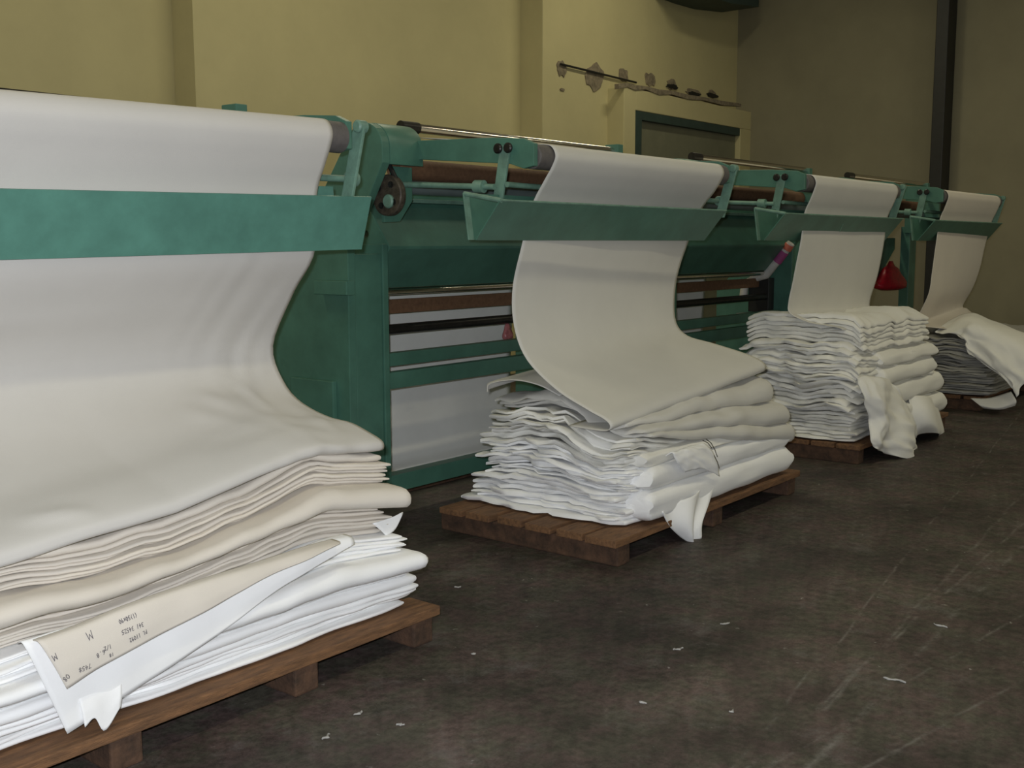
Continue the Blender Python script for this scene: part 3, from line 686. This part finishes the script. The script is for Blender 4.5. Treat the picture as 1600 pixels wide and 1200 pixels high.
sheet('trailing_cloth', [[G(1420, 620, 2.64), G(1440, 618, 2.60), G(1462, 622, 2.62)], [G(1424, 650, 2.60), G(1448, 640, 2.54), G(1472, 648, 2.58)], [G(1430, 678, 2.58), G(1452, 662, 2.52), G(1480, 676, 2.56)], [G(1432, 684, 2.58), G(1455, 676, 2.54), G(1476, 684, 2.56)]],
     OFFWHITE, t3, .004, 24, 24, lambda u, v, p: Vector((0, .03*math.sin(u*8)*(.3+.7*v), 0)))

# ---- fourth machine
def warp4(p): return warp2(p, 9.72, 11.4, [(2.5, .9), (3.4, 1.0)], [(2.5, 1.0), (3.4, 1.1)])
t4 = thing('hanging_fabric', 'cream fabric running over the farthest machine into a pile darkened by shade', 'fabric', (10.5, 3.1, ZP), 'fabric webs running off the folding machines')
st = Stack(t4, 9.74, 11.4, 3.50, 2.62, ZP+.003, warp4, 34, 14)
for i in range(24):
    st.add(random.uniform(.017, .026), SHADECLOTH, yf=random.uniform(-.04, .03), yb=random.uniform(-.05, .05), x0=random.uniform(-.04, .03), jit=.04, fj=.03, tv=.3)
L4 = over_roller(3.1)+[(3.10, 1.64), (3.12, 1.44), (3.14, 1.2), (3.16, 1.0), (3.24, .80), (3.26, .72), (3.1, .705), (2.95, .70)]
R4 = over_roller(3.11)+[(3.11, 1.64), (3.15, 1.44), (3.19, 1.2), (3.25, 1.0), (3.34, .82), (3.30, .79), (3.25, .75), (3.2, .72)]
drape(t4, L4, R4, 9.82, 11.44, CREAM, wob=wobd)
H_ = lambda x, y, X: PX(x, y, X)
sheet('draped_cloth', [[H_(1462, 520, 9.80), H_(1508, 488, 10.5), H_(1550, 500, 10.6), H_(1625, 528, 10.4)], [H_(1472, 522, 9.76), H_(1512, 506, 9.80), H_(1556, 515, 9.85), H_(1615, 545, 9.85)],
     [H_(1495, 524, 9.70), H_(1515, 530, 9.68), H_(1556, 545, 9.66), H_(1605, 575, 9.66)], [H_(1508, 535, 9.67), H_(1520, 552, 9.64), H_(1562, 575, 9.60), H_(1598, 600, 9.60)], [H_(1515, 552, 9.66), H_(1528, 563, 9.63), H_(1575, 598, 9.58), H_(1592, 622, 9.58)]],
     OFFWHITE, t4, .004, 40, 40, lambda u, v, p: Vector((.03*nz(u*7, v*7), .03*nz(u*6, v*8, 3), .02*nz(u*5, v*9, 6))))
sheet('fallen_end', [[H_(1516, 622, 9.72), H_(1545, 622, 9.72), H_(1580, 612, 9.72)], [H_(1530, 633, 9.66), H_(1556, 636, 9.64), H_(1588, 626, 9.66)], [H_(1536, 638, 9.68), H_(1562, 640, 9.66), H_(1586, 634, 9.68)]], OFFWHITE, t4, .004, 20, 14)

# ------------------------------------------------------------------ other things
# grey cloth hanging behind the second and third machines
for X0, lab, xl, xr in ((3.72, 'grey cloth hanging behind the frame of the second machine', 4.02, 5.74), (6.65, 'grey cloth hanging behind the frame of the third machine', 6.95, 8.4)):
    vs, fs = [], []
    prof = catmull([(0, 4.60, 1.22), (0, 4.62, .9), (0, 4.63, .5), (0, 4.62, .3), (0, 4.56, .17), (0, 4.48, .12)], 40)
    for i in range(31):
        for q in prof: vs.append((xl+(xr-xl)*i/30, q.y+.01*nz(i*.2, q.z*2), q.z))
    for i in range(30):
        for j in range(40): fs.append((i*41+j, (i+1)*41+j, (i+1)*41+j+1, i*41+j+1))
    o = mesh('cloth_sheet', vs, fs, OFFWHITE, None, True, 0, 80); md = o.modifiers.new('cloth', 'SOLIDIFY'); md.thickness = .004
    tag(o, lab, 'fabric')
# red bag and the crumpled pink film
def bag(name, c, w_, h, m, label, seed, flat=.6):
    vs, fs = [], []; n, k = 20, 12
    for i in range(k+1):
        s = i/k; r = w_/2*interp([(0, .12), (.12, .2), (.3, .55), (.8, 1), (.95, .95), (1, .55)], s)
        for j in range(n):
            a = 2*math.pi*j/n; q = 1+.16*nz(math.cos(a)*2, math.sin(a)*2+s*3, seed)
            vs.append((c.x+r*q*math.cos(a), c.y+r*q*flat*math.sin(a), c.z-h*s))
    for i in range(k):
        for j in range(n): fs.append((i*n+j, i*n+(j+1) % n, (i+1)*n+(j+1) % n, (i+1)*n+j))
    fs += [tuple(range(n)), tuple(range(k*n, k*n+n))]
    return tag(mesh(name, vs, fs, m, None, True, 0, 60), label, 'bag')
xg = 4.08
p0 = PY(1392, 408, xg); p1 = PY(1390, 453, xg); q0 = PY(1372, 440, xg); q1 = PY(1407, 440, xg)
bag('red_bag', p0, (q1.x-q0.x)*1.0, p0.z-p1.z, RED, 'red bag hanging under the farthest machine', 3, .4)
p0 = PY(793, 500, 4.22); p1 = PY(793, 531, 4.22)
bag('plastic_wrap', p0, .085, p0.z-p1.z, PINK, 'crumpled pinkish plastic wrap hung on the low roller of the second machine', 5)
# plank behind the base of the second machine
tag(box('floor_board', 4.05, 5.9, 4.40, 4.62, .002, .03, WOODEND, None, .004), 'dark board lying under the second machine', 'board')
# lint scraps
LINT_AT = ['out on bare concrete before the second pallet', 'beside the wheel scratches, the largest', 'near the right edge, beyond the largest', 'between the second pallet and the scratches', 'in front of the middle block, nearest pallet',
           'at the bottom edge, nearest the first pallet', 'off the right corner of the nearest pallet', 'between the two nearest pallets', 'at the bottom, right of the nearest pair', 'left of the scratches at mid distance', 'left of centre, a short one', 'at the lower end of the scratches']
for i, (x, y, a, l) in enumerate([(1133, 975, .1, .05), (1398, 1063, -.4, .085), (1470, 978, -.5, .06), (1060, 1015, .3, .05), (560, 1115, .9, .03), (510, 1152, .9, .035), (635, 955, .1, .03), (715, 918, .0, .035), (625, 1133, .2, .03), (1005, 1098, -.4, .03), (740, 1022, .2, .02), (1143, 1112, .5, .02)]):
    c = PZ(x, y, 0); vs, fs = [], []; n = 12
    rt = Vector((math.sin(yaw), -math.cos(yaw), 0)); fwd = Vector((math.cos(yaw), math.sin(yaw), 0)); d = rt*math.cos(a)+fwd*math.sin(a)*1.6; e = Vector((-d.y, d.x, 0)).normalized()
    for k in range(n+1):
        s = k/n-.5; wd = .0055*(1-abs(s)*1.6)*(1+.8*nz(s*7, i))+.0015; mid = c+d*(s*l*.8)+e*(.3*l*nz(s*2.2, i*3.3))
        for q, hgt in ((-1, .0015), (0, .005+.004*nz(s*6, i, 5)), (1, .0015)): vs.append(mid+e*(q*wd)+Vector((0, 0, hgt)))
    for k in range(n):
        for q in range(2): fs.append((k*3+q, k*3+3+q, k*3+4+q, k*3+1+q))
    o = mesh('lint_scrap', vs, fs, LINT, None, True, 0, 80); md = o.modifiers.new('fluff', 'SOLIDIFY'); md.thickness = .0025
    tag(o, 'white scrap of lint on the floor '+LINT_AT[i], 'lint', 'lint scraps on the floor')
